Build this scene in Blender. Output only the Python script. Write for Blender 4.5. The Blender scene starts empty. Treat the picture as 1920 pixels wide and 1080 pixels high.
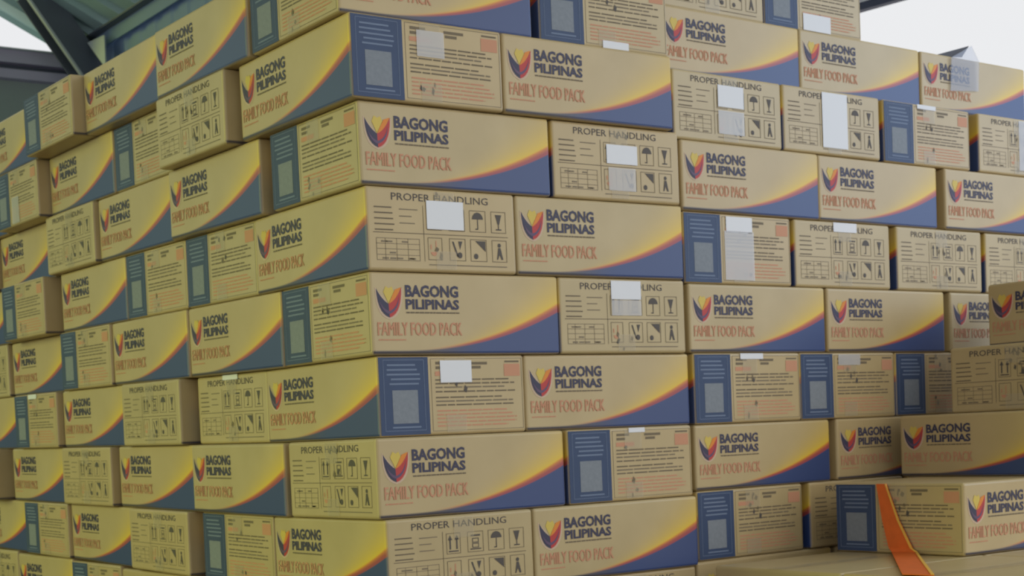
import bpy, math, random
from mathutils import Vector, Matrix

random.seed(7)
scene = bpy.context.scene
C = scene.collection
PI = math.pi

# ------------------------------------------------------------------ camera
cam_data = bpy.data.cameras.new('camera')
cam_data.sensor_width = 36.0
cam_data.sensor_fit = 'HORIZONTAL'
cam_data.lens = 2864.36 / 1920.0 * 36.0
cam_data.shift_x = 117.5 / 1920.0
cam_data.shift_y = 442.8 / 1920.0
cam_data.clip_start = 0.05
cam_data.clip_end = 400.0
cam_data.dof.use_dof = True
cam_data.dof.focus_distance = 1.3
cam_data.dof.aperture_fstop = 24.0
cam = bpy.data.objects.new('camera', cam_data)
C.objects.link(cam)
cam_yaw, cam_pitch, cam_roll = 0.597098, -0.055077, -0.045021
fwd = Vector((math.sin(cam_yaw) * math.cos(cam_pitch), math.cos(cam_yaw) * math.cos(cam_pitch), math.sin(cam_pitch)))
rgt = Vector((math.cos(cam_yaw), -math.sin(cam_yaw), 0.0))
upv = rgt.cross(fwd)
cr, sr = math.cos(cam_roll), math.sin(cam_roll)
RX = rgt * cr + upv * sr
UY = upv * cr - rgt * sr
m = Matrix((RX, UY, -fwd)).transposed().to_4x4()
m.translation = Vector((-1.54375, -2.50741, 0.46455))
cam.matrix_world = m
scene.camera = cam

# ------------------------------------------------------------------ sky, daylight, exposure
world = bpy.data.worlds.new('overcast_sky')
scene.world = world
world.use_nodes = True
bg = world.node_tree.nodes['Background']
bg.inputs['Color'].default_value = (0.97, 0.98, 1.0, 1.0)
bg.inputs['Strength'].default_value = 0.86


def sun(name, to_source, color, strength, angle):
    d = bpy.data.lights.new(name, 'SUN')
    d.color = color
    d.energy = strength
    d.angle = math.radians(angle)
    o = bpy.data.objects.new(name, d)
    C.objects.link(o)
    o.rotation_euler = Vector(to_source).to_track_quat('Z', 'Y').to_euler()
    o.location = Vector(to_source) * 8.0
    return o


sun('daylight_open_front', (0.45, -0.85, 0.30), (1.0, 0.97, 0.82), 0.66, 50)
sun('daylight_open_side', (-0.85, 0.40, 0.22), (0.84, 1.0, 0.0), 1.0, 35)


def fill_lamp(name, loc, target, sx, sy, color, watts):
    d = bpy.data.lights.new(name, 'AREA')
    d.shape = 'RECTANGLE'
    d.size, d.size_y = sx, sy
    d.color = color
    d.energy = watts
    o = bpy.data.objects.new(name, d)
    C.objects.link(o)
    o.location = loc
    o.rotation_euler = (Vector(loc) - Vector(target)).to_track_quat('Z', 'Y').to_euler()
    return o


# unseen area lamps added to lift the far right and far left cartons
fill_lamp('fill_lamp_right', (4.6, -2.2, 2.2), (1.6, 0.0, 0.9), 2.4, 2.0, (0.38, 0.62, 1.0), 40.0)
fill_lamp('fill_lamp_far_left', (-2.0, 4.0, 1.7), (0.0, 2.2, 0.8), 1.6, 1.6, (0.55, 1.0, 0.95), 3.0)

vs = scene.view_settings
vs.view_transform = 'Standard'
vs.look = 'None'
vs.exposure = 0.0
vs.gamma = 1.0
vs.use_curve_mapping = False


# ------------------------------------------------------------------ materials
def srgb(r, g, b):
    def f(c):
        c /= 255.0
        return c / 12.92 if c <= 0.04045 else ((c + 0.055) / 1.055) ** 2.4
    return (f(r), f(g), f(b), 1.0)


def mat(name, color, rough=0.6, spec=0.3, noise=0.0, nscale=40.0, metal=0.0):
    m = bpy.data.materials.new(name)
    m.use_nodes = True
    nt = m.node_tree
    b = nt.nodes['Principled BSDF']
    b.inputs['Roughness'].default_value = rough
    b.inputs['Specular IOR Level'].default_value = spec
    b.inputs['Metallic'].default_value = metal
    b.inputs['Base Color'].default_value = color
    if noise > 0:
        tc = nt.nodes.new('ShaderNodeTexCoord')
        nz = nt.nodes.new('ShaderNodeTexNoise')
        nz.inputs['Scale'].default_value = nscale
        nz.inputs['Detail'].default_value = 4.0
        nt.links.new(tc.outputs['Object'], nz.inputs['Vector'])
        mx = nt.nodes.new('ShaderNodeMix')
        mx.data_type = 'RGBA'
        mx.inputs[6].default_value = tuple(c * (1 - noise) for c in color[:3]) + (1,)
        mx.inputs[7].default_value = tuple(min(1, c * (1 + noise)) for c in color[:3]) + (1,)
        nt.links.new(nz.outputs['Fac'], mx.inputs[0])
        nt.links.new(mx.outputs[2], b.inputs['Base Color'])
    return m


BL, BW, BH = 0.46, 0.3553, 0.158     # carton length, width, height


def carton_material():
    m = bpy.data.materials.new('printed_cardboard')
    m.use_nodes = True
    nt = m.node_tree
    N, K = nt.nodes, nt.links
    b = N['Principled BSDF']
    b.inputs['Roughness'].default_value = 0.42
    b.inputs['Specular IOR Level'].default_value = 0.55
    tc = N.new('ShaderNodeTexCoord')
    sp = N.new('ShaderNodeSeparateXYZ')
    K.new(tc.outputs['Object'], sp.inputs[0])
    sn = N.new('ShaderNodeSeparateXYZ')
    K.new(tc.outputs['Normal'], sn.inputs[0])

    def M(op, a, b_=None, c=None, clamp=False):
        n = N.new('ShaderNodeMath')
        n.operation = op
        n.use_clamp = clamp
        for i, x in enumerate((a, b_, c)):
            if x is None:
                continue
            if isinstance(x, (int, float)):
                n.inputs[i].default_value = x
            else:
                K.new(x, n.inputs[i])
        return n.outputs[0]

    def smooth(x, lo, hi):
        n = N.new('ShaderNodeMapRange')
        n.interpolation_type = 'SMOOTHSTEP'
        n.inputs[1].default_value = lo
        n.inputs[2].default_value = hi
        K.new(x, n.inputs[0])
        return n.outputs[0]

    def mixc(f, c1, c2):
        n = N.new('ShaderNodeMix')
        n.data_type = 'RGBA'
        K.new(f, n.inputs[0])
        for i, c in ((6, c1), (7, c2)):
            if isinstance(c, tuple):
                n.inputs[i].default_value = c
            else:
                K.new(c, n.inputs[i])
        return n.outputs[2]

    # print coordinates on the two long sides: s runs left to right, v bottom to top
    sgn = M('SIGN', sn.outputs[1])
    s = M('SUBTRACT', 0.5, M('DIVIDE', M('MULTIPLY', sp.outputs[0], sgn), BL))
    v = M('DIVIDE', sp.outputs[2], BH)
    longside = smooth(M('ABSOLUTE', sn.outputs[1]), 0.6, 0.8)
    t = M('MAXIMUM', M('DIVIDE', M('SUBTRACT', s, 0.15), 0.85), 0.0)
    curve = M('ADD', 0.050, M('MULTIPLY', 0.50, M('POWER', t, 2.2)))
    dist = M('SUBTRACT', v, curve)
    band = M('ADD', 0.004, M('MULTIPLY', 0.105, M('POWER', t, 1.3)))
    above = M('SUBTRACT', dist, band)
    # cardboard
    nz = N.new('ShaderNodeTexNoise')
    nz.inputs['Scale'].default_value = 9.0
    nz.inputs['Detail'].default_value = 5.0
    oi = N.new('ShaderNodeObjectInfo')
    off = N.new('ShaderNodeVectorMath')
    off.operation = 'ADD'
    K.new(tc.outputs['Object'], off.inputs[0])
    K.new(oi.outputs['Random'], off.inputs[1])
    K.new(off.outputs[0], nz.inputs['Vector'])
    board = mixc(nz.outputs['Fac'], srgb(174, 153, 108), srgb(200, 179, 134))
    board = mixc(M('MULTIPLY', oi.outputs['Random'], 0.35), board, srgb(196, 166, 118))
    # swoosh
    fade = M('ADD', 0.03, M('MULTIPLY', 0.36, M('POWER', t, 2.2)))
    yel = M('EXPONENT', M('MULTIPLY', M('DIVIDE', M('MAXIMUM', above, 0.0), fade), -1.3))
    yel = M('MULTIPLY', M('MULTIPLY', yel, 0.9), smooth(s, 0.3, 0.85))
    col = mixc(yel, board, srgb(236, 196, 40))
    red = M('MULTIPLY', smooth(above, 0.02, -0.02), smooth(s, 0.2, 0.55))
    hot = mixc(smooth(M('DIVIDE', dist, M('ADD', band, 0.001)), 0.25, 1.1), srgb(168, 74, 76), srgb(222, 140, 52))
    col = mixc(red, col, hot)
    blue = smooth(dist, 0.012, -0.012)
    ink = mixc(smooth(s, 0.25, 0.6), srgb(80, 74, 78), srgb(50, 70, 120))
    col = mixc(blue, col, ink)
    col = mixc(longside, board, col)
    K.new(col, b.inputs['Base Color'])
    return m


MAT = {}
MAT['carton'] = carton_material()
MAT['navy'] = mat('navy_ink', srgb(70, 68, 88), 0.5)
MAT['dark'] = mat('dark_ink', srgb(92, 85, 80), 0.6)
MAT['grey_ink'] = mat('faint_grey_ink', srgb(134, 120, 98), 0.6)
MAT['line_ink'] = mat('line_ink', srgb(122, 108, 86), 0.6)
MAT['red'] = mat('red_ink', srgb(190, 72, 70), 0.5)
MAT['orange'] = mat('orange_ink', srgb(204, 148, 116), 0.6)
MAT['logo_orange'] = mat('logo_orange_ink', srgb(226, 140, 60), 0.5)
MAT['logo_yellow'] = mat('logo_yellow_ink', srgb(214, 188, 92), 0.5)
MAT['purple'] = mat('purple_ink', srgb(104, 84, 110), 0.5)
MAT['halo'] = mat('pale_logo_outline', srgb(208, 182, 156), 0.6)
MAT['panel'] = mat('slate_blue_panel', srgb(62, 78, 110), 0.5, noise=0.12, nscale=25)
MAT['panel_text'] = mat('panel_pale_ink', srgb(118, 132, 156), 0.6)
MAT['panel_square'] = mat('panel_blank_square', srgb(132, 138, 146), 0.6, noise=0.18, nscale=120)
MAT['white'] = mat('painted_white_glare', srgb(232, 232, 236), 0.5)  # opaque white standing in for glare on the tape


def tape_material(name, color, alpha):
    m = bpy.data.materials.new(name)
    m.use_nodes = True
    nt = m.node_tree
    b = nt.nodes['Principled BSDF']
    b.inputs['Base Color'].default_value = color
    b.inputs['Roughness'].default_value = 0.22
    b.inputs['Alpha'].default_value = alpha
    return m


MAT['tape'] = tape_material('clear_packing_tape', srgb(214, 200, 170), 0.30)
MAT['glare'] = tape_material('painted_tape_glare', srgb(226, 224, 226), 0.55)  # shine on the tape painted as a half-clear white layer
MAT['film'] = tape_material('crumpled_grey_film', srgb(190, 192, 206), 0.27)


# ------------------------------------------------------------------ mesh helpers
def link(name, me, parent=None, loc=None, rot=None):
    o = bpy.data.objects.new(name, me)
    C.objects.link(o)
    if parent is not None:
        o.parent = parent
    if loc is not None:
        o.location = loc
    if rot is not None:
        o.rotation_euler = rot
    return o


class Flat:
    """flat print shapes in face coordinates (metres): x right, y up, z out of the board"""

    def __init__(self):
        self.v, self.f, self.mi, self.mats = [], [], [], []

    def poly(self, pts, m, z=0.0):
        if m not in self.mats:
            self.mats.append(m)
        b = len(self.v)
        self.v += [(x, y, z) for x, y in pts]
        self.f.append(tuple(range(b, b + len(pts))))
        self.mi.append(self.mats.index(m))

    def rect(self, x0, y0, x1, y1, m, z=0.0):
        self.poly([(x0, y0), (x1, y0), (x1, y1), (x0, y1)], m, z)

    def frame(self, x0, y0, x1, y1, w, m, z=0.0):
        self.rect(x0, y0, x1, y0 + w, m, z)
        self.rect(x0, y1 - w, x1, y1, m, z)
        self.rect(x0, y0 + w, x0 + w, y1 - w, m, z)
        self.rect(x1 - w, y0 + w, x1, y1 - w, m, z)

    def disc(self, cx, cy, r, m, z=0.0, a0=0, a1=360, n=14):
        pts = [(cx + r * math.cos(math.radians(a0 + (a1 - a0) * i / n)), cy + r * math.sin(math.radians(a0 + (a1 - a0) * i / n))) for i in range(n + (0 if a1 - a0 >= 360 else 1))]
        self.poly(pts, m, z)

    def mesh(self, name):
        me = bpy.data.meshes.new(name)
        me.from_pydata(self.v, [], self.f)
        for k in self.mats:
            me.materials.append(MAT[k])
        me.polygons.foreach_set('material_index', self.mi)
        me.update()
        return me


def text_mesh(name, lines, m, bold, copies=((0.0, 0.0),)):
    """lines: (text, x0, y0, x1, y1) each fitted into its rectangle"""
    vv, ff = [], []
    for txt, x0, y0, x1, y1 in lines:
        cu = bpy.data.curves.new('txt', 'FONT')
        cu.body = txt
        cu.size = 1.0
        cu.offset = bold
        cu.resolution_u = 2
        cu.fill_mode = 'FRONT'
        ob = bpy.data.objects.new('txt', cu)
        C.objects.link(ob)
        dg = bpy.context.evaluated_depsgraph_get()
        me = ob.evaluated_get(dg).to_mesh()
        xs = [p.co.x for p in me.vertices]
        ys = [p.co.y for p in me.vertices]
        ax, bx_, ay, by_ = min(xs), max(xs), min(ys), max(ys)
        for sh, lift in copies:
          base = len(vv)
          for p in me.vertices:
            vv.append((sh + x0 + (p.co.x - ax) / (bx_ - ax) * (x1 - x0), y0 + (p.co.y - ay) / (by_ - ay) * (y1 - y0), lift))
          for p in me.polygons:
            ff.append(tuple(base + i for i in p.vertices))
        ob.evaluated_get(dg).to_mesh_clear()
        bpy.data.objects.remove(ob)
        bpy.data.curves.remove(cu)
    me = bpy.data.meshes.new(name)
    me.from_pydata(vv, [], ff)
    me.materials.append(MAT[m])
    me.update()
    return me


def bez(p0, p1, p2, n=7):
    return [((1 - t) ** 2 * p0[0] + 2 * t * (1 - t) * p1[0] + t * t * p2[0], (1 - t) ** 2 * p0[1] + 2 * t * (1 - t) * p1[1] + t * t * p2[1]) for t in [i / n for i in range(n + 1)]]


# ------------------------------------------------------------------ carton body: bevelled box with flap seam, sides slightly bowed
def body_mesh():
    import bmesh
    bm = bmesh.new()
    bmesh.ops.create_cube(bm, size=1.0)
    for p in bm.verts:
        p.co = Vector((p.co.x * BL, p.co.y * BW, (p.co.z + 0.5) * BH))
    bmesh.ops.bevel(bm, geom=list(bm.edges), offset=0.0062, segments=3, profile=0.5, affect='EDGES')
    me = bpy.data.meshes.new('carton_body')
    bm.to_mesh(me)
    bm.free()
    me.materials.append(MAT['carton'])
    return me


BODY = body_mesh()

# ---- long side print
def logo_mesh():
    f = Flat()
    w, h = 0.058, 0.058
    x0, y0 = 0.0135, 0.071

    def T(pts):
        return [(x0 + a * w, y0 + b * h) for a, b in pts]
    lo = bez((0.0, 0.95), (0.02, 0.12), (0.50, 0.0))
    li = bez((0.47, 0.52), (0.22, 0.55), (0.0, 0.95))
    f.poly(T(bez((-0.05, 1.0), (-0.06, 0.02), (0.5, -0.06)) + bez((0.5, -0.06), (1.06, 0.02), (1.05, 1.0)) + [(0.47, 0.44)]), 'halo', 0.0)
    f.poly(T(lo + [(0.47, 0.45)] + bez((0.47, 0.45), (0.2, 0.6), (0.0, 0.95))[1:-1]), 'navy', 0.0004)
    ro = bez((0.50, 0.0), (0.98, 0.12), (1.0, 1.0))
    f.poly(T(ro + bez((1.0, 1.0), (0.76, 0.55), (0.47, 0.45))[1:]), 'red', 0.0004)
    f.poly(T(bez((0.10, 0.55), (0.3, 0.22), (0.5, 0.22)) + bez((0.5, 0.12), (0.25, 0.12), (0.10, 0.55))[:-1]), 'purple', 0.0008)
    f.poly(T([(0.5, 0.22)] + bez((0.5, 0.22), (0.8, 0.3), (0.9, 0.72))[1:] + bez((0.9, 0.72), (0.86, 0.22), (0.5, 0.12))[1:]), 'purple', 0.0008)
    f.poly(T([(0.47, 0.45)] + bez((0.47, 0.45), (0.76, 0.55), (0.98, 1.0))[1:] + [(0.74, 0.92)]), 'logo_orange', 0.0006)
    f.poly(T([(0.47, 0.47), (0.70, 0.86), (0.62, 1.02), (0.50, 0.96), (0.38, 1.03), (0.28, 0.84)]), 'logo_yellow', 0.0003)
    return f.mesh('logo')


LOGO = logo_mesh()
TITLE = text_mesh('title_lettering', [('BAGONG', 0.0800, 0.1105, 0.2060, 0.1340), ('PILIPINAS', 0.0800, 0.0870, 0.2070, 0.1070)], 'navy', 0.040)
SUBTITLE = text_mesh('subtitle_lettering', [('FAMILY FOOD PACK', 0.0140, 0.0370, 0.2110, 0.0625)], 'orange', 0.0, ((-0.0007, 0.0), (0.0, 0.00015), (0.0007, 0.0003)))


def word_row(name, x, x_end, y, h, lo, hi, m, seed):
    f = Flat()
    rnd = random.Random(seed)
    while x < x_end:
        l = rnd.uniform(lo, hi)
        f.rect(x, y, min(x + l, x_end), y + h, m)
        x += l + 0.0012
    return f.mesh(name)


TAGLINE = word_row('tagline', 0.081, 0.207, 0.0795, 0.0030, 0.006, 0.014, 'line_ink', 3)
FINEPRINT = word_row('fine_print', 0.015, 0.078, 0.0275, 0.0027, 0.005, 0.012, 'orange', 4)

# ---- handling end print (face width BW)
HEADING = text_mesh('heading_lettering', [('PROPER HANDLING', 0.058, 0.1335, 0.288, 0.1475)], 'dark', 0.006)


def icons_mesh():
    f = Flat()
    cols = [(0.139, 0.173), (0.190, 0.229), (0.241, 0.281), (0.294, 0.331)]
    rws = [(0.080, 0.122), (0.023, 0.066)]
    for j, (y0, y1) in enumerate(rws):
        for i, (x0, x1) in enumerate(cols):
            f.frame(x0, y0, x1, y1, 0.0012, 'line_ink')
            cx, cy = (x0 + x1) / 2, (y0 + y1) / 2
            k = (j, i)
            if k == (0, 0):      # two upright arrows
                for s in (-0.008, 0.008):
                    f.rect(cx + s - 0.0018, y0 + 0.009, cx + s + 0.0018, y1 - 0.013, 'dark')
                    f.poly([(cx + s - 0.0055, y1 - 0.014), (cx + s + 0.0055, y1 - 0.014), (cx + s, y1 - 0.004)], 'dark')
                f.rect(x0 + 0.005, y0 + 0.004, x1 - 0.005, y0 + 0.0065, 'dark')
            elif k == (0, 1):    # stacking limit
                f.rect(x0 + 0.006, y0 + 0.005, x1 - 0.006, y0 + 0.0075, 'dark')
                f.frame(cx - 0.008, y0 + 0.0085, cx + 0.008, y0 + 0.018, 0.0016, 'dark')
                f.frame(cx - 0.008, y0 + 0.019, cx + 0.008, y0 + 0.0285, 0.0016, 'dark')
                f.rect(x0 + 0.008, y1 - 0.010, x1 - 0.008, y1 - 0.0065, 'dark')
            elif k == (0, 2):    # umbrella
                f.disc(cx, cy + 0.004, 0.0135, 'dark', a0=0, a1=180)
                f.rect(cx - 0.0011, cy - 0.015, cx + 0.0011, cy + 0.004, 'dark')
                f.rect(cx - 0.006, cy - 0.016, cx + 0.001, cy - 0.0138, 'dark')
            elif k == (0, 3):    # glass
                f.poly([(cx - 0.008, y1 - 0.006), (cx - 0.002, cy - 0.004), (cx + 0.002, cy - 0.004), (cx + 0.008, y1 - 0.006)], 'dark')
                f.rect(cx - 0.0012, y0 + 0.008, cx + 0.0012, cy - 0.004, 'dark')
                f.rect(cx - 0.007, y0 + 0.0055, cx + 0.007, y0 + 0.008, 'dark')
            elif k == (1, 0):    # hook
                f.rect(cx + 0.001, cy - 0.004, cx + 0.0035, y1 - 0.006, 'orange')
                f.disc(cx - 0.003, cy - 0.006, 0.0075, 'orange', a0=180, a1=360)
                f.rect(x0 + 0.006, cy - 0.001, x0 + 0.009, cy + 0.008, 'orange')
            elif k == (1, 1):    # hands and box
                f.poly([(cx - 0.013, y1 - 0.006), (cx - 0.009, y1 - 0.006), (cx + 0.002, y0 + 0.008), (cx - 0.002, y0 + 0.008)], 'dark')
                f.poly([(cx + 0.002, y1 - 0.005), (cx + 0.012, y1 - 0.005), (cx + 0.006, cy)], 'dark')
                f.disc(cx + 0.005, y0 + 0.011, 0.006, 'dark')
            elif k == (1, 2):    # sun shade
                f.poly([(cx - 0.008, y1 - 0.003), (x1 - 0.003, y1 - 0.003), (x1 - 0.003, cy - 0.002)], 'dark')
                f.disc(cx - 0.007, y0 + 0.010, 0.0055, 'dark')
            else:                # standing figure
                f.disc(cx, y1 - 0.010, 0.0042, 'dark')
                f.poly([(cx - 0.003, y1 - 0.015), (cx + 0.003, y1 - 0.015), (cx + 0.009, y0 + 0.005), (cx + 0.004, y0 + 0.005), (cx, cy - 0.006), (cx - 0.004, y0 + 0.005), (cx - 0.007, y0 + 0.005)], 'dark')
    return f.mesh('handling_icons')


ICONS = icons_mesh()


def instruction_mesh():
    f = Flat()
    rnd = random.Random(5)
    for k in range(5):
        y = 0.118 - k * 0.0105
        f.rect(0.018, y, 0.018 + rnd.uniform(0.030, 0.046), y + 0.0027, 'line_ink')
    for k in range(3):
        y = 0.116 - k * 0.013
        f.rect(0.075, y, 0.075 + rnd.uniform(0.028, 0.044), y + 0.002, 'grey_ink')
    f.rect(0.014, 0.0715, 0.335, 0.0729, 'line_ink')
    f.rect(0.130, 0.020, 0.1312, 0.126, 'line_ink')
    f.frame(0.020, 0.020, 0.120, 0.062, 0.0011, 'grey_ink')
    for x in (0.040, 0.066, 0.092):
        f.rect(x, 0.020, x + 0.0010, 0.062, 'grey_ink')
    for y in (0.030, 0.041, 0.051):
        f.rect(0.020, y, 0.120, y + 0.0010, 'grey_ink')
    for k in range(9):
        x, y = rnd.uniform(0.02, 0.10), rnd.choice((0.0225, 0.033, 0.0435, 0.054))
        f.rect(x, y, x + 0.014, y + 0.003, 'grey_ink')
    f.rect(0.140, 0.013, 0.330, 0.015, 'grey_ink')
    return f.mesh('instruction_lines')


LINES = instruction_mesh()

# ---- contents end print
def panel_mesh():
    f = Flat()
    f.rect(0.003, 0.003, 0.118, 0.155, 'panel')
    return f.mesh('info_panel')


def panel_text_mesh():
    f = Flat()
    rnd = random.Random(8)
    f.frame(0.013, 0.011, 0.108, 0.150, 0.0010, 'panel_text')
    for k in range(5):
        y = 0.138 - k * 0.0092
        f.rect(0.020 + rnd.uniform(0, 0.01), y, 0.101 - rnd.uniform(0, 0.014), y + 0.0033, 'panel_text')
    f.rect(0.030, 0.0165, 0.096, 0.0195, 'panel_text')
    return f.mesh('panel_lettering')


def panel_square_mesh():
    f = Flat()
    f.rect(0.032, 0.0255, 0.091, 0.0905, 'panel_square')
    return f.mesh('blank_square')


def info_mesh():
    f = Flat()
    rnd = random.Random(11)
    f.frame(0.124, 0.008, 0.349, 0.152, 0.0010, 'grey_ink')
    # heading words: short dark blocks and the reddish panel at the upper right
    for x0, x1, y in ((0.136, 0.172, 0.140), (0.215, 0.262, 0.139), (0.218, 0.246, 0.131), (0.136, 0.160, 0.131)):
        f.rect(x0, y, x1, y + 0.0055, 'line_ink')
    f.rect(0.134, 0.1175, 0.185, 0.1265, 'orange')
    f.rect(0.306, 0.143, 0.342, 0.1465, 'line_ink')
    f.rect(0.304, 0.115, 0.344, 0.140, 'orange')
    for k, y in enumerate((0.108, 0.1005, 0.093, 0.0845, 0.073, 0.0655, 0.058)):
        x = 0.134
        e = 0.338 - rnd.uniform(0, 0.05)
        while x < e:
            l = rnd.uniform(0.016, 0.045)
            f.rect(x, y, min(x + l, e), y + 0.0030, 'line_ink' if k % 3 != 2 else 'grey_ink')
            x += l + 0.003
    for y in (0.0465, 0.039, 0.0315, 0.024, 0.0165):
        x = 0.136
        e = 0.336 - rnd.uniform(0, 0.03)
        while x < e:
            l = rnd.uniform(0.014, 0.036)
            f.rect(x, y, min(x + l, e), y + 0.0030, 'orange')
            x += l + 0.003
    return f.mesh('contents_text')


PANEL, PANELTXT, PANELSQ, INFO = panel_mesh(), panel_text_mesh(), panel_square_mesh(), info_mesh()


def tape_mesh(y0, y1):
    f = Flat()
    c = BW / 2 + 0.004
    f.rect(c - 0.024, y0, c + 0.024, y1, 'tape')
    return f.mesh('tape')


TAPES = [tape_mesh(0.112, 0.153), tape_mesh(0.005, 0.040)]


def smudge_mesh(seed):
    """torn print and scuffs where the tape was pulled over the end of the box"""
    f = Flat()
    rnd = random.Random(seed)
    c = BW / 2 + rnd.uniform(-0.01, 0.02)
    for k in range(rnd.randint(4, 7)):
        x = c + rnd.uniform(-0.022, 0.022)
        y = rnd.choice((rnd.uniform(0.008, 0.045), rnd.uniform(0.09, 0.148)))
        w, h = rnd.uniform(0.002, 0.006), rnd.uniform(0.004, 0.009)
        f.poly([(x - w, y - h * .4), (x + w * .3, y - h), (x + w, y + h * .2), (x - w * .2, y + h)], rnd.choice(('dark', 'line_ink', 'line_ink', 'line_ink')), 0.0)
    return f.mesh('tape_scuffs')


SMUDGE = [smudge_mesh(k) for k in range(8)]

FACE = {
    'F': ((-BL / 2, -BW / 2, 0), 0.0),
    'K': ((BL / 2, BW / 2, 0), PI),
    'B': ((-BL / 2, BW / 2, 0), -PI / 2),
    'P': ((BL / 2, -BW / 2, 0), PI / 2),
}
NRM = {'F': Vector((0, -1, 0)), 'K': Vector((0, 1, 0)), 'B': Vector((-1, 0, 0)), 'P': Vector((1, 0, 0))}


def put(name, me, root, face, lift):
    loc, rz = FACE[face]
    return link(name, me, root, Vector(loc) + NRM[face] * lift, (PI / 2, 0, rz))


def glare_mesh(x0, y0, x1, y1, m='white'):  # flat pale patch, glare on the tape put into colour
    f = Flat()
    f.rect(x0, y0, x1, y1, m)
    return f.mesh('painted_glare')


box_count = 0


def carton(x, y, z, rz, hz, faces, label, painted_glare=None, group='printed cartons in the big stack', tilt=0.0):
    """x, y: centre of the footprint; z: underside; hz: height; faces: which sides show"""
    global box_count
    k = box_count
    box_count += 1
    root = link('carton', None)
    root.empty_display_size = 0.1
    root.location = (x, y, z)
    root.rotation_euler = (Matrix.Rotation(tilt, 4, 'X') @ Matrix.Rotation(rz, 4, 'Z')).to_euler()
    root.scale = (1, 1, hz / BH)
    root['label'] = label
    root['category'] = 'box'
    root['group'] = group
    link('body', BODY, root)
    for fc in faces:
        if fc in 'FK':
            put('logo', LOGO, root, fc, 0.0004)
            put('title_lettering', TITLE, root, fc, 0.0008)
            put('tagline', TAGLINE, root, fc, 0.0006)
            put('fine_print', FINEPRINT, root, fc, 0.0006)
            put('subtitle_lettering', SUBTITLE, root, fc, 0.0008)
        elif fc == 'P':
            put('heading_lettering', HEADING, root, fc, 0.0006)
            put('handling_icons', ICONS, root, fc, 0.0006)
            put('instruction_lines', LINES, root, fc, 0.0005)
            put('tape_scuffs', SMUDGE[k % 8], root, fc, 0.0008)['kind'] = 'stuff'
            for tp in TAPES:
                put('tape', tp, root, fc, 0.0012)
        else:
            pn = put('info_panel', PANEL, root, fc, 0.0004)
            link('panel_lettering', PANELTXT, pn, (0, 0, 0.0004))
            link('blank_square', PANELSQ, pn, (0, 0, 0.0004))
            put('contents_text', INFO, root, fc, 0.0005)
            put('tape_scuffs', SMUDGE[(k * 3 + 1) % 8], root, fc, 0.0008)['kind'] = 'stuff'
            for tp in TAPES:
                put('tape', tp, root, fc, 0.0012)
    if painted_glare:
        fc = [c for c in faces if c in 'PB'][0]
        for st in (painted_glare if isinstance(painted_glare, list) else [painted_glare]):
            s = put('painted_glare', glare_mesh(*st), root, fc, 0.0018)
    return root


# ------------------------------------------------------------------ the shed: floor, roof, far end, side sheet
MAT['concrete'] = mat('concrete', srgb(122, 116, 106), 0.85, noise=0.15, nscale=3)
MAT['roof'] = mat('teal_roof_sheet', srgb(178, 206, 206), 0.5, noise=0.08, nscale=2)
MAT['sheet'] = mat('blue_grey_wall_sheet', srgb(130, 152, 180), 0.55, noise=0.08, nscale=2)
MAT['endwall'] = mat('grey_green_plaster', srgb(168, 180, 172), 0.8, noise=0.06, nscale=3)
MAT['steel'] = mat('dark_painted_steel', srgb(104, 110, 122), 0.5, noise=0.1, nscale=8)
MAT['steel_light'] = mat('pale_steel', srgb(196, 202, 206), 0.4)
MAT['lilac_beam'] = mat('lilac_grey_paint', srgb(200, 192, 214), 0.6, noise=0.06, nscale=6)
MAT['canopy'] = mat('pale_canopy_sheet', srgb(226, 230, 214), 0.6)
nt_ = MAT['canopy'].node_tree
tl_ = nt_.nodes.new('ShaderNodeBsdfTranslucent')
tl_.inputs['Color'].default_value = srgb(236, 240, 222)
mx_ = nt_.nodes.new('ShaderNodeMixShader')
mx_.inputs[0].default_value = 0.8
nt_.links.new(nt_.nodes['Principled BSDF'].outputs[0], mx_.inputs[1])
nt_.links.new(tl_.outputs[0], mx_.inputs[2])
nt_.links.new(mx_.outputs[0], nt_.nodes['Material Output'].inputs['Surface'])
MAT['beam_navy'] = mat('navy_steel', srgb(66, 68, 92), 0.5)


def mesh_obj(name, verts, faces, m, parent=None):
    me = bpy.data.meshes.new(name)
    me.from_pydata([tuple(v) for v in verts], [], faces)
    me.materials.append(MAT[m])
    me.update()
    return link(name, me, parent)


BOXF = [(0, 3, 2, 1), (4, 5, 6, 7), (0, 1, 5, 4), (1, 2, 6, 5), (2, 3, 7, 6), (3, 0, 4, 7)]


def box(name, x0, y0, z0, x1, y1, z1, m, parent=None):
    return mesh_obj(name, [(x0, y0, z0), (x1, y0, z0), (x1, y1, z0), (x0, y1, z0), (x0, y0, z1), (x1, y0, z1), (x1, y1, z1), (x0, y1, z1)], BOXF, m, parent)


def bar(name, a, b, w, h, up, m, parent=None, off=(0, 0)):
    a, b, up = Vector(a), Vector(b), Vector(up)
    d = (b - a).normalized()
    s = d.cross(up).normalized()
    u = s.cross(d).normalized()
    vs_ = []
    for p in (a, b):
        for i, j in ((-1, -1), (1, -1), (1, 1), (-1, 1)):
            vs_.append(p + s * (off[0] + i * w / 2) + u * (off[1] + j * h / 2))
    return mesh_obj(name, vs_, BOXF, m, parent)


def structure(o):
    o['kind'] = 'structure'
    return o


structure(box('floor', -7.0, -6.0, -0.12, 7.0, 9.0, 0.0, 'concrete'))

EAVE_X, EAVE_Z, SLOPE, FAR_Y = 2.6, 3.344, 0.473, 8.2


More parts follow.
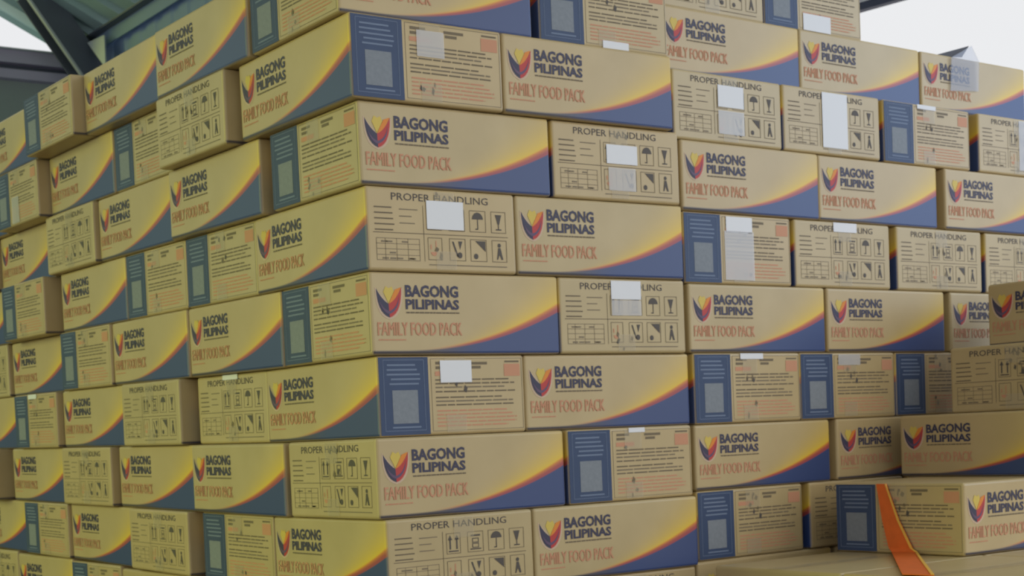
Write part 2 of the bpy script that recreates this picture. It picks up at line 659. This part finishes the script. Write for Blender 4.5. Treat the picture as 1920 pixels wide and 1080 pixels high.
def corrugated(name, origin, du, dv, nu, amp, nrm, thick, m):
    """ribbed sheet: ribs run along dv, profile repeats along du"""
    o, du, dv, nrm = Vector(origin), Vector(du), Vector(dv), Vector(nrm).normalized()
    prof = [(0.0, 0), (0.50, 0), (0.60, 1), (0.90, 1)]
    pts = []
    for i in range(nu):
        for p, hgt in prof:
            pts.append(((i + p) / nu, hgt * amp))
    pts.append((1.0, 0))
    vs_, fs = [], []
    for t, hgt in pts:
        for e in (0, 1):
            for k in (0, 1):
                vs_.append(o + du * t + dv * e + nrm * (hgt + k * thick))
    for i in range(len(pts) - 1):
        a, b = i * 4, (i + 1) * 4
        fs += [(a, b, b + 2, a + 2), (a + 1, a + 3, b + 3, b + 1), (a, a + 1, b + 1, b), (a + 2, b + 2, b + 3, a + 3)]
    return mesh_obj(name, vs_, fs, m)


RIDGE_X = -1.2
RIDGE_Z = EAVE_Z + SLOPE * (EAVE_X - RIDGE_X)
structure(corrugated('ceiling', (EAVE_X, -4.2, EAVE_Z), (0, FAR_Y + 4.2, 0), (RIDGE_X - EAVE_X, 0, RIDGE_Z - EAVE_Z), 46, 0.03, (SLOPE, 0, 1), 0.004, 'roof'))
structure(corrugated('ceiling', (RIDGE_X, -4.2, RIDGE_Z), (0, FAR_Y + 4.2, 0), (-3.8, 0, -1.8), 46, 0.03, (-SLOPE, 0, 1), 0.004, 'roof'))
structure(corrugated('wall_right', (EAVE_X + 0.02, 1.8, 0.0), (0, FAR_Y - 1.8, 0), (0, 0, EAVE_Z - 0.03), 26, -0.012, (-1, 0, 0), -0.004, 'sheet'))
structure(box('wall_back', -5.0, FAR_Y, 0.0, EAVE_X + 0.02, FAR_Y + 0.15, 3.13, 'endwall'))
# eave angle along the top of the side sheet
t1 = link('eave_beam', None)
t1.location = (EAVE_X, 5.0, EAVE_Z)
t1['label'] = 'grey eave angle running along the roof edge above the left wall'
t1['category'] = 'beam'
bar('web', (-0.02, -3.2, -0.055), (-0.02, 3.2, -0.055), 0.012, 0.10, (0, 0, 1), 'sheet', t1)
bar('flange', (-0.05, -3.2, -0.008), (-0.05, 3.2, -0.008), 0.07, 0.012, (0, 0, 1), 'steel', t1)
# tie beam across the far end
t2 = link('tie_beam', None)
t2.location = (-1.2, FAR_Y, 3.13)
t2['label'] = 'lilac-grey horizontal beam with dark groove at far upper left'
t2['category'] = 'beam'
box('upper_band', -3.8, -0.10, 0.105, 3.8, 0.10, 0.190, 'lilac_beam', t2)
box('groove', -3.8, -0.02, 0.065, 3.8, 0.10, 0.105, 'steel', t2)
box('lower_band', -3.8, -0.08, 0.0, 3.8, 0.10, 0.065, 'lilac_beam', t2)
box('cap', -3.8, -0.13, 0.190, 3.8, 0.10, 0.200, 'steel_light', t2)
# knee brace from the side wall up to the roof
t3 = link('steel_brace', None)
ra, rb = Vector((2.54, 7.66, 3.09)), Vector((2.13, 7.56, 3.575))
t3.location = ra
t3['label'] = 'dark steel brace slanting up to the roof at upper left'
t3['category'] = 'beam'
dr = rb - ra
upn = Vector((0.1, -1, 0))
bar('web', (0, 0, 0), dr, 0.014, 0.16, upn, 'steel', t3, (0, 0.0))
bar('near_flange', (0, 0, 0), dr, 0.19, 0.014, upn, 'steel', t3, (0, 0.085))
bar('far_flange', (0, 0, 0), dr, 0.24, 0.012, upn, 'steel', t3, (0.03, -0.085))
bar('flange_lip', (0, 0, 0), dr, 0.014, 0.03, upn, 'steel_light', t3, (-0.102, 0.080))
# gusset plate at the foot of the brace
t4 = mesh_obj('gusset_plate', [(2.47, 7.50, 3.262), (2.50, 7.277, 3.044), (2.50, 7.273, 3.262), (2.485, 7.51, 3.262), (2.515, 7.287, 3.044), (2.515, 7.283, 3.262)],
              [(0, 1, 2), (3, 5, 4), (0, 3, 4, 1), (1, 4, 5, 2), (2, 5, 3, 0)], 'steel_light')
t4['label'] = 'pale triangular steel gusset plate at the foot of the brace'
t4['category'] = 'bracket'
# neighbouring canopy beyond the right end
t5 = link('canopy_beam', None)
t5.location = (5.0, 2.0, 2.655)
t5['label'] = 'dark canopy edge beam slanting across the white sky, upper right'
t5['category'] = 'beam'
bar('beam', (0, -1.5, -0.09), (0, 4.0, 0.11), 0.05, 0.04, (0, 0, 1), 'beam_navy', t5)
bar('trim', (0, -1.5, -0.045), (0, 4.0, 0.155), 0.08, 0.012, (0, 0, 1), 'steel_light', t5)
t6 = mesh_obj('canopy_sheet', [(3.2, 0.5, 3.01), (5.05, 0.5, 2.635), (5.05, 6.0, 2.835), (3.2, 6.0, 3.21), (3.2, 0.5, 3.013), (5.05, 0.5, 2.638), (5.05, 6.0, 2.838), (3.2, 6.0, 3.213)], BOXF, 'canopy')
t6['label'] = 'pale canopy sheet above the slanting beam, upper right'
t6['category'] = 'roof sheet'

# ------------------------------------------------------------------ the stack
ZO = 0.795
ORD = ['first', 'second', 'third', 'fourth', 'fifth', 'sixth', 'seventh', 'eighth', 'ninth']
ROWN = ['top', 'second', 'third', 'fourth', 'fifth', 'sixth', 'seventh', 'eighth', 'bottom']
Z1 = [0.6388, 0.4832, 0.3230, 0.1626, 0.0, -0.1614, -0.3202, -0.4787, -0.6352, -0.795]
Z2 = [0.6145, 0.4676, 0.3126, 0.1552, -0.0052, -0.1606, -0.3213, -0.4707, -0.6299, -0.795]
DX = [-0.035, -0.0236, -0.0067, 0.0021, 0.0055, 0.0175, -0.0016, 0.0066, 0]
DY = [0.005, -0.0114, 0.0003, 0.0016, 0.0066, 0.0131, -0.0014, -0.0090, 0]
GAP = 0.0010

LEFT = {
    0: [('B', 0.005), ('L', 0.372), ('L', 0.836), ('B', 1.300), ('L', 1.660)],
    1: [('L', -0.011), ('P', 0.480), ('B', 0.837), ('L', 1.194), ('B', 1.660), ('L', 2.04)],
    2: [('B', 0.0), ('L', 0.395), ('L', 0.862), ('P', 1.326), ('L', 1.700), ('B', 2.170)],
    3: [('L', 0.002), ('B', 0.464), ('B', 0.821), ('L', 1.178), ('B', 1.690), ('L', 2.085)],
    4: [('B', 0.007), ('L', 0.364), ('L', 0.826), ('B', 1.288), ('L', 1.660), ('P', 2.130)],
    5: [('L', 0.013), ('P', 0.475), ('P', 0.863), ('L', 1.220), ('B', 1.690), ('L', 2.060)],
    6: [('P', -0.001), ('L', 0.371), ('L', 0.834), ('P', 1.315), ('L', 1.672), ('P', 2.190)],
    7: [('L', -0.009), ('B', 0.460), ('P', 0.854), ('L', 1.211), ('B', 1.673), ('L', 2.040)],
    8: [('B', 0.0), ('L', 0.383), ('L', 0.854), ('B', 1.316), ('L', 1.673), ('P', 2.140)],
}
# how far single boxes stand out of the left wall
OUT = {(0, 3): 0.035, (1, 4): 0.035, (3, 4): 0.034, (5, 4): 0.020, (6, 5): 0.040, (1, 1): 0.022, (5, 2): 0.018, (7, 2): 0.016,
       (2, 3): 0.016, (4, 3): 0.010, (6, 3): 0.014, (2, 1): 0.008, (0, 1): 0.006, (4, 4): -0.012, (2, 4): -0.012, (7, 4): 0.010, (2, 5): 0.02}
RIGHT = {
    0: [('L', -0.035), ('B', 0.446), ('L', -0.004), ('L', 0.462), ('L', 0.930)],
    1: [('B', -0.024), ('L', 0.334), ('P', 0.004), ('P', 0.362), ('B', 0.734), ('P', 1.124)],
    2: [('L', -0.007), ('P', 0.462), ('L', 0.011), ('L', 0.483), ('L', 0.971)],
    3: [('P', 0.002), ('L', 0.362), ('B', 0.021), ('P', 0.389), ('P', 0.769), ('P', 1.144)],
    4: [('L', 0.005), ('P', 0.470), ('L', 0.018), ('L', 0.496), ('L', 0.982)],
    5: [('B', 0.018), ('L', 0.376), ('B', 0.025), ('B', 0.390), ('B', 0.754), ('B', 1.123)],
    6: [('L', -0.002), ('B', 0.468), ('L', 0.032), ('L', 0.516), ('L', 0.988)],
    7: [('P', 0.007), ('L', 0.366), ('B', 0.033), ('P', 0.409), ('P', 0.787)],
    8: [('L', 0.0), ('P', 0.468), ('L', 0.028), ('L', 0.506)],
}
WHAT = {'L': 'logo side', 'P': 'handling-icon end', 'B': 'blue-panel end'}
TAPE_GLARE = {   # tape glare painted as white patches on the box ends: (row, index) -> rectangles on the face
    ('R', 3, 0): (0.138, 0.082, 0.226, 0.136),
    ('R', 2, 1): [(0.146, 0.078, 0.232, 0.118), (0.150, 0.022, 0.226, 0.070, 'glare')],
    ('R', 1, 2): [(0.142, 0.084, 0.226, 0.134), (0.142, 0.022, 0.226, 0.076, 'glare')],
    ('R', 1, 3): (0.138, 0.018, 0.230, 0.152),
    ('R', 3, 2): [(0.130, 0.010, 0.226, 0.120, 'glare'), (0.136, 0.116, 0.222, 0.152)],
    ('R', 5, 0): (0.146, 0.104, 0.222, 0.148),
    ('R', 4, 1): (0.142, 0.114, 0.226, 0.153),
    ('R', 0, 1): (0.168, 0.002, 0.240, 0.018),
    ('R', 3, 3): (0.140, 0.134, 0.226, 0.156),
    ('R', 5, 2): (0.150, 0.144, 0.226, 0.157),
    ('R', 1, 4): (0.134, 0.146, 0.210, 0.157),
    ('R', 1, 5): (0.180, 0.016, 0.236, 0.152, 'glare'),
    ('R', 6, 1): (0.170, 0.147, 0.216, 0.157),
    ('L', 5, 1): (0.140, 0.146, 0.216, 0.157),
    ('L', 5, 4): (0.130, 0.144, 0.200, 0.157),
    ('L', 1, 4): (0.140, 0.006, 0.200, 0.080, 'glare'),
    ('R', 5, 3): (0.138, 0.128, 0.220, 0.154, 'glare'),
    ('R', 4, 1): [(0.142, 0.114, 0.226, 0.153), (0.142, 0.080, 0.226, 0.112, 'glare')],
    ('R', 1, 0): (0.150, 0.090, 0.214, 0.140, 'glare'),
}


def size(t):
    return BL if t == 'L' else BW


def where(side, i):
    if i == 1:
        return 'beside the corner at %s' % side
    return '%s %s of the corner' % (ORD[i - 1], side)


# corner boxes: one carton shows on both walls
for r in range(9):
    lt, rt = LEFT[r][0][0], RIGHT[r][0][0]
    x0, y0 = DX[r], DY[r]
    z = Z1[r + 1] + ZO
    h = Z1[r] - Z1[r + 1] - GAP
    if lt == 'L':
        rz, faces = (-PI / 2, 'FP') if rt == 'P' else (PI / 2, 'KB')
        sx, sy = BW, BL
    else:
        rz, faces = (0.0, 'FB') if lt == 'B' else (PI, 'KP')
        sx, sy = BL, BW
    lab = 'corner carton of the %s row, %s left and %s right' % (ROWN[r], WHAT[lt], WHAT[rt])
    carton(x0 + sx / 2, y0 + sy / 2, z, rz, h, faces, lab, TAPE_GLARE.get(('R', r, 0)))

# left wall
rnd = random.Random(21)
RAMP = 0.0135
for r in range(9):
    for i, (t, y0) in enumerate(LEFT[r]):
        if i == 0:
            continue
        w = size(t)
        dep = BW if t == 'L' else BL
        out = OUT.get((r, i), rnd.uniform(-0.003, 0.003))
        rz = {'L': -PI / 2, 'P': PI, 'B': 0.0}[t] + rnd.uniform(-0.004, 0.004)
        st = TAPE_GLARE.get(('L', r, i))
        lab = 'carton %s, %s row, %s' % (where('left', i), ROWN[r], WHAT[t])
        if st:
            lab += ' with painted white glare'
        x = DX[r] * (1 if i == 1 or r == 0 else 0.3) - out + dep / 2
        fc = {'L': 'F', 'P': 'P', 'B': 'B'}[t]
        # the rows climb slightly away from the corner
        rise = RAMP * (y0 + w / 2 - 0.42)
        if r < 8:
            carton(x, y0 + w / 2, Z1[r + 1] + ZO + rise, rz, Z1[r] - Z1[r + 1] - GAP, fc, lab, st, tilt=RAMP)
        else:
            carton(x, y0 + w / 2, 0.0, rz, Z1[8] + ZO + RAMP * max(y0 - 0.42, 0) - GAP, fc, lab, st)

# right wall: the box beside the corner, then a second block turned a few degrees
ANG, BX, BY = 0.034, BL + BW, 0.012
for r in range(9):
    for i, (t, s0) in enumerate(RIGHT[r]):
        if i == 0:
            continue
        w = size(t)
        dep = BW if t == 'L' else BL
        st = TAPE_GLARE.get(('R', r, i))
        lab = 'carton %s, %s row, %s' % (where('right', i), ROWN[r], WHAT[t])
        if st:
            lab += ' with painted white glare'
        rz = {'L': 0.0, 'P': -PI / 2, 'B': PI / 2}[t]
        fc = {'L': 'F', 'P': 'P', 'B': 'B'}[t]
        if i == 1:
            end = s0 + w - BX + dep * math.sin(ANG)
            carton(s0 + w / 2, DY[r] + dep / 2 + 0.002, Z1[r + 1] + ZO, rz + rnd.uniform(-0.004, 0.004), Z1[r] - Z1[r + 1] - GAP, fc, lab, st)
        else:
            back = 0.035 if r == 0 else rnd.uniform(0.0, 0.006)
            s0 = max(s0, end + 0.0015)
            end = s0 + w
            a, b = s0 + w / 2, dep / 2 + back
            if (r, i) == (0, 4):
                sheet_box = (s0, back)
            cx = BX + a * math.cos(ANG) - b * math.sin(ANG)
            cy = BY + a * math.sin(ANG) + b * math.cos(ANG)
            carton(cx, cy, Z2[r + 1] + ZO, rz + ANG, Z2[r] - Z2[r + 1] - GAP, fc, lab, st)

# two cartons lying on top of the right block
for t, s0, st, lab in (('P', 0.004, None, 'carton on top of the right wall, cut off by the upper frame edge'),
                       ('B', 0.361, (0.136, 0.004, 0.236, 0.046), 'blue-panel carton with painted white glare resting on top beside the white sky')):
    w = size(t)
    dep = BW if t == 'L' else BL
    a, b = s0 + w / 2, dep / 2 + 0.05
    cx = BX + a * math.cos(ANG) - b * math.sin(ANG)
    cy = BY + a * math.sin(ANG) + b * math.cos(ANG)
    carton(cx, cy, Z2[0] + ZO, {'P': -PI / 2, 'B': PI / 2}[t] + ANG, 0.150, t, lab, st)

# ------------------------------------------------------------------ the lower pile in front at the right
FG = 'cartons of the shaded pile at right'
# row eight: end towards the left wall side, logo side to the front
carton(1.20 + BL / 2, -0.43 + BW / 2, Z2[8] + ZO, 0.0, Z2[7] - Z2[8] - GAP, 'FB', 'shaded front-right carton under the orange strap, blue-panel end and logo side', None, FG)
carton(1.67 + BL / 2, -0.43 + BW / 2, Z2[8] + ZO, 0.0, Z2[7] - Z2[8] - GAP, 'F', 'carton right of the strapped carton, at the lower right frame edge', None, FG)
carton(1.50 + BW / 2, -0.48 + BL / 2, Z2[7] + ZO, -PI / 2, Z2[6] - Z2[7] - GAP, 'F', 'shaded front-right carton with logo side, second from the pile bottom', None, FG)
carton(1.62 + BL / 2, -0.437 + BW / 2, Z2[6] + ZO, PI, Z2[5] - Z2[6] - GAP, 'P', 'shaded front-right carton with handling-icon end, under the topmost of its pile', None, FG)
carton(1.74 + BW / 2, -0.567 + BL / 2, Z2[5] + ZO, -PI / 2, Z2[4] - Z2[5] - GAP, 'F', 'topmost carton of the shaded front-right pile, logo side', None, FG)


def top_tape(root):
    f = Flat()
    f.rect(-BL / 2, -0.024, BL / 2, 0.024, 'tape')
    f.rect(-BL / 2, -0.0008, BL / 2, 0.0008, 'dark', -0.0004)
    link('tape', f.mesh('tape'), root, (0, 0, BH + 0.0009))


for x0, y0, lab in ((0.802, -0.435, 'lowest carton behind the strap at lower right, plain taped top showing'),
                    (0.802, -0.793, 'lowest carton nearest the camera, orange strap lying across its top'),
                    (1.266, -0.793, 'lowest carton in the lower right corner, only its taped top showing'),
                    (1.266, -0.435, 'lowest carton carrying the strapped blue-panel carton at lower right')):
    rt_ = carton(x0 + BL / 2, y0 + BW / 2, 0.0, 0.0, Z2[8] + ZO - GAP, '', lab, None, FG)
    top_tape(rt_)

# ------------------------------------------------------------------ orange strap, plastic sheet
MAT['strap'] = mat('orange_webbing', srgb(226, 108, 46), 0.6, noise=0.15, nscale=60)
MAT['strap_edge'] = mat('yellow_selvedge', srgb(238, 186, 84), 0.5)


def ribbon(name, left, right, th, nrm, m, parent):
    vs_, fs = [], []
    for a, b, n in zip(left, right, nrm):
        n = Vector(n)
        a, b = Vector(a), Vector(b)
        vs_ += [a, b, b + n * th, a + n * th]
    for i in range(len(left) - 1):
        p, q = i * 4, i * 4 + 4
        fs += [(p, p + 1, q + 1, q), (p + 3, q + 3, q + 2, p + 2), (p, q, q + 3, p + 3), (p + 1, p + 2, q + 2, q + 1)]
    e = len(vs_) - 4
    fs += [(0, 3, 2, 1), (e, e + 1, e + 2, e + 3)]
    return mesh_obj(name, vs_, fs, m, parent)


strap = link('orange_strap', None)
strap['label'] = 'orange strap with yellow edge hanging down the front-right carton'
strap['category'] = 'strap'
TZ = Z2[8] + ZO
lft = [(1.196, -0.200, 0.322), (1.196, -0.214, 0.240), (1.195, -0.231, 0.178), (1.185, -0.246, TZ + 0.004), (1.00, -0.411, TZ + 0.003), (0.806, -0.584, TZ + 0.003)]
rgh = [(1.196, -0.228, 0.322), (1.196, -0.262, 0.240), (1.195, -0.298, 0.178), (1.188, -0.316, TZ + 0.004), (1.015, -0.470, TZ + 0.003), (0.815, -0.651, TZ + 0.003)]
nr = [(-1, 0, 0), (-1, 0, 0), (-1, 0, 0.3), (-0.5, 0, 1), (0, 0, 1), (0, 0, 1)]
ribbon('webbing', lft, rgh, 0.0022, nr, 'strap', strap)
edge_l = [tuple(Vector(b) + (Vector(a) - Vector(b)) * 0.10) for a, b in zip(lft, rgh)]
edge_l = [tuple(Vector(a) + Vector(n) * 0.0020) for a, n in zip(edge_l, nr)]
edge_r = [tuple(Vector(b) + Vector(n) * 0.0020) for b, n in zip(rgh, nr)]
ribbon('yellow_edge', edge_l, edge_r, 0.0018, nr, 'strap_edge', strap)

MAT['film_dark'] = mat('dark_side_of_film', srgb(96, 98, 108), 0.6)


def block_point(s_, out_, z_):
    return Vector((BX + s_ * math.cos(ANG) - out_ * math.sin(ANG), BY + s_ * math.sin(ANG) + out_ * math.cos(ANG), z_))


ss, bk = sheet_box
TOP = Z2[0] + ZO
film = link('plastic_film', None)
film['label'] = 'crumpled grey plastic film hanging over the top-row carton at upper right'
film['category'] = 'film'


def slab(name, pts, th, m_):
    n = (pts[1] - pts[0]).cross(pts[2] - pts[0]).normalized() * th
    k = len(pts)
    vs_ = pts + [p + n for p in pts]
    fs = [tuple(reversed(range(k))), tuple(range(k, 2 * k))] + [(i_, (i_ + 1) % k, k + (i_ + 1) % k, k + i_) for i_ in range(k)]
    return mesh_obj(name, vs_, fs, m_, film)


slab('hanging_part', [block_point(ss + 0.118, bk - 0.0035, TOP - 0.092), block_point(ss + 0.240, bk - 0.0035, TOP - 0.082), block_point(ss + 0.242, bk - 0.006, TOP - 0.004),
                      block_point(ss + 0.212, bk - 0.005, TOP + 0.034), block_point(ss + 0.122, bk - 0.006, TOP - 0.006)], 0.0012, 'film')
slab('folded_part', [block_point(ss + 0.090, bk + 0.040, TOP + 0.002), block_point(ss + 0.182, bk + 0.004, TOP + 0.003), block_point(ss + 0.211, bk + 0.002, TOP + 0.035)], 0.0012, 'film_dark')
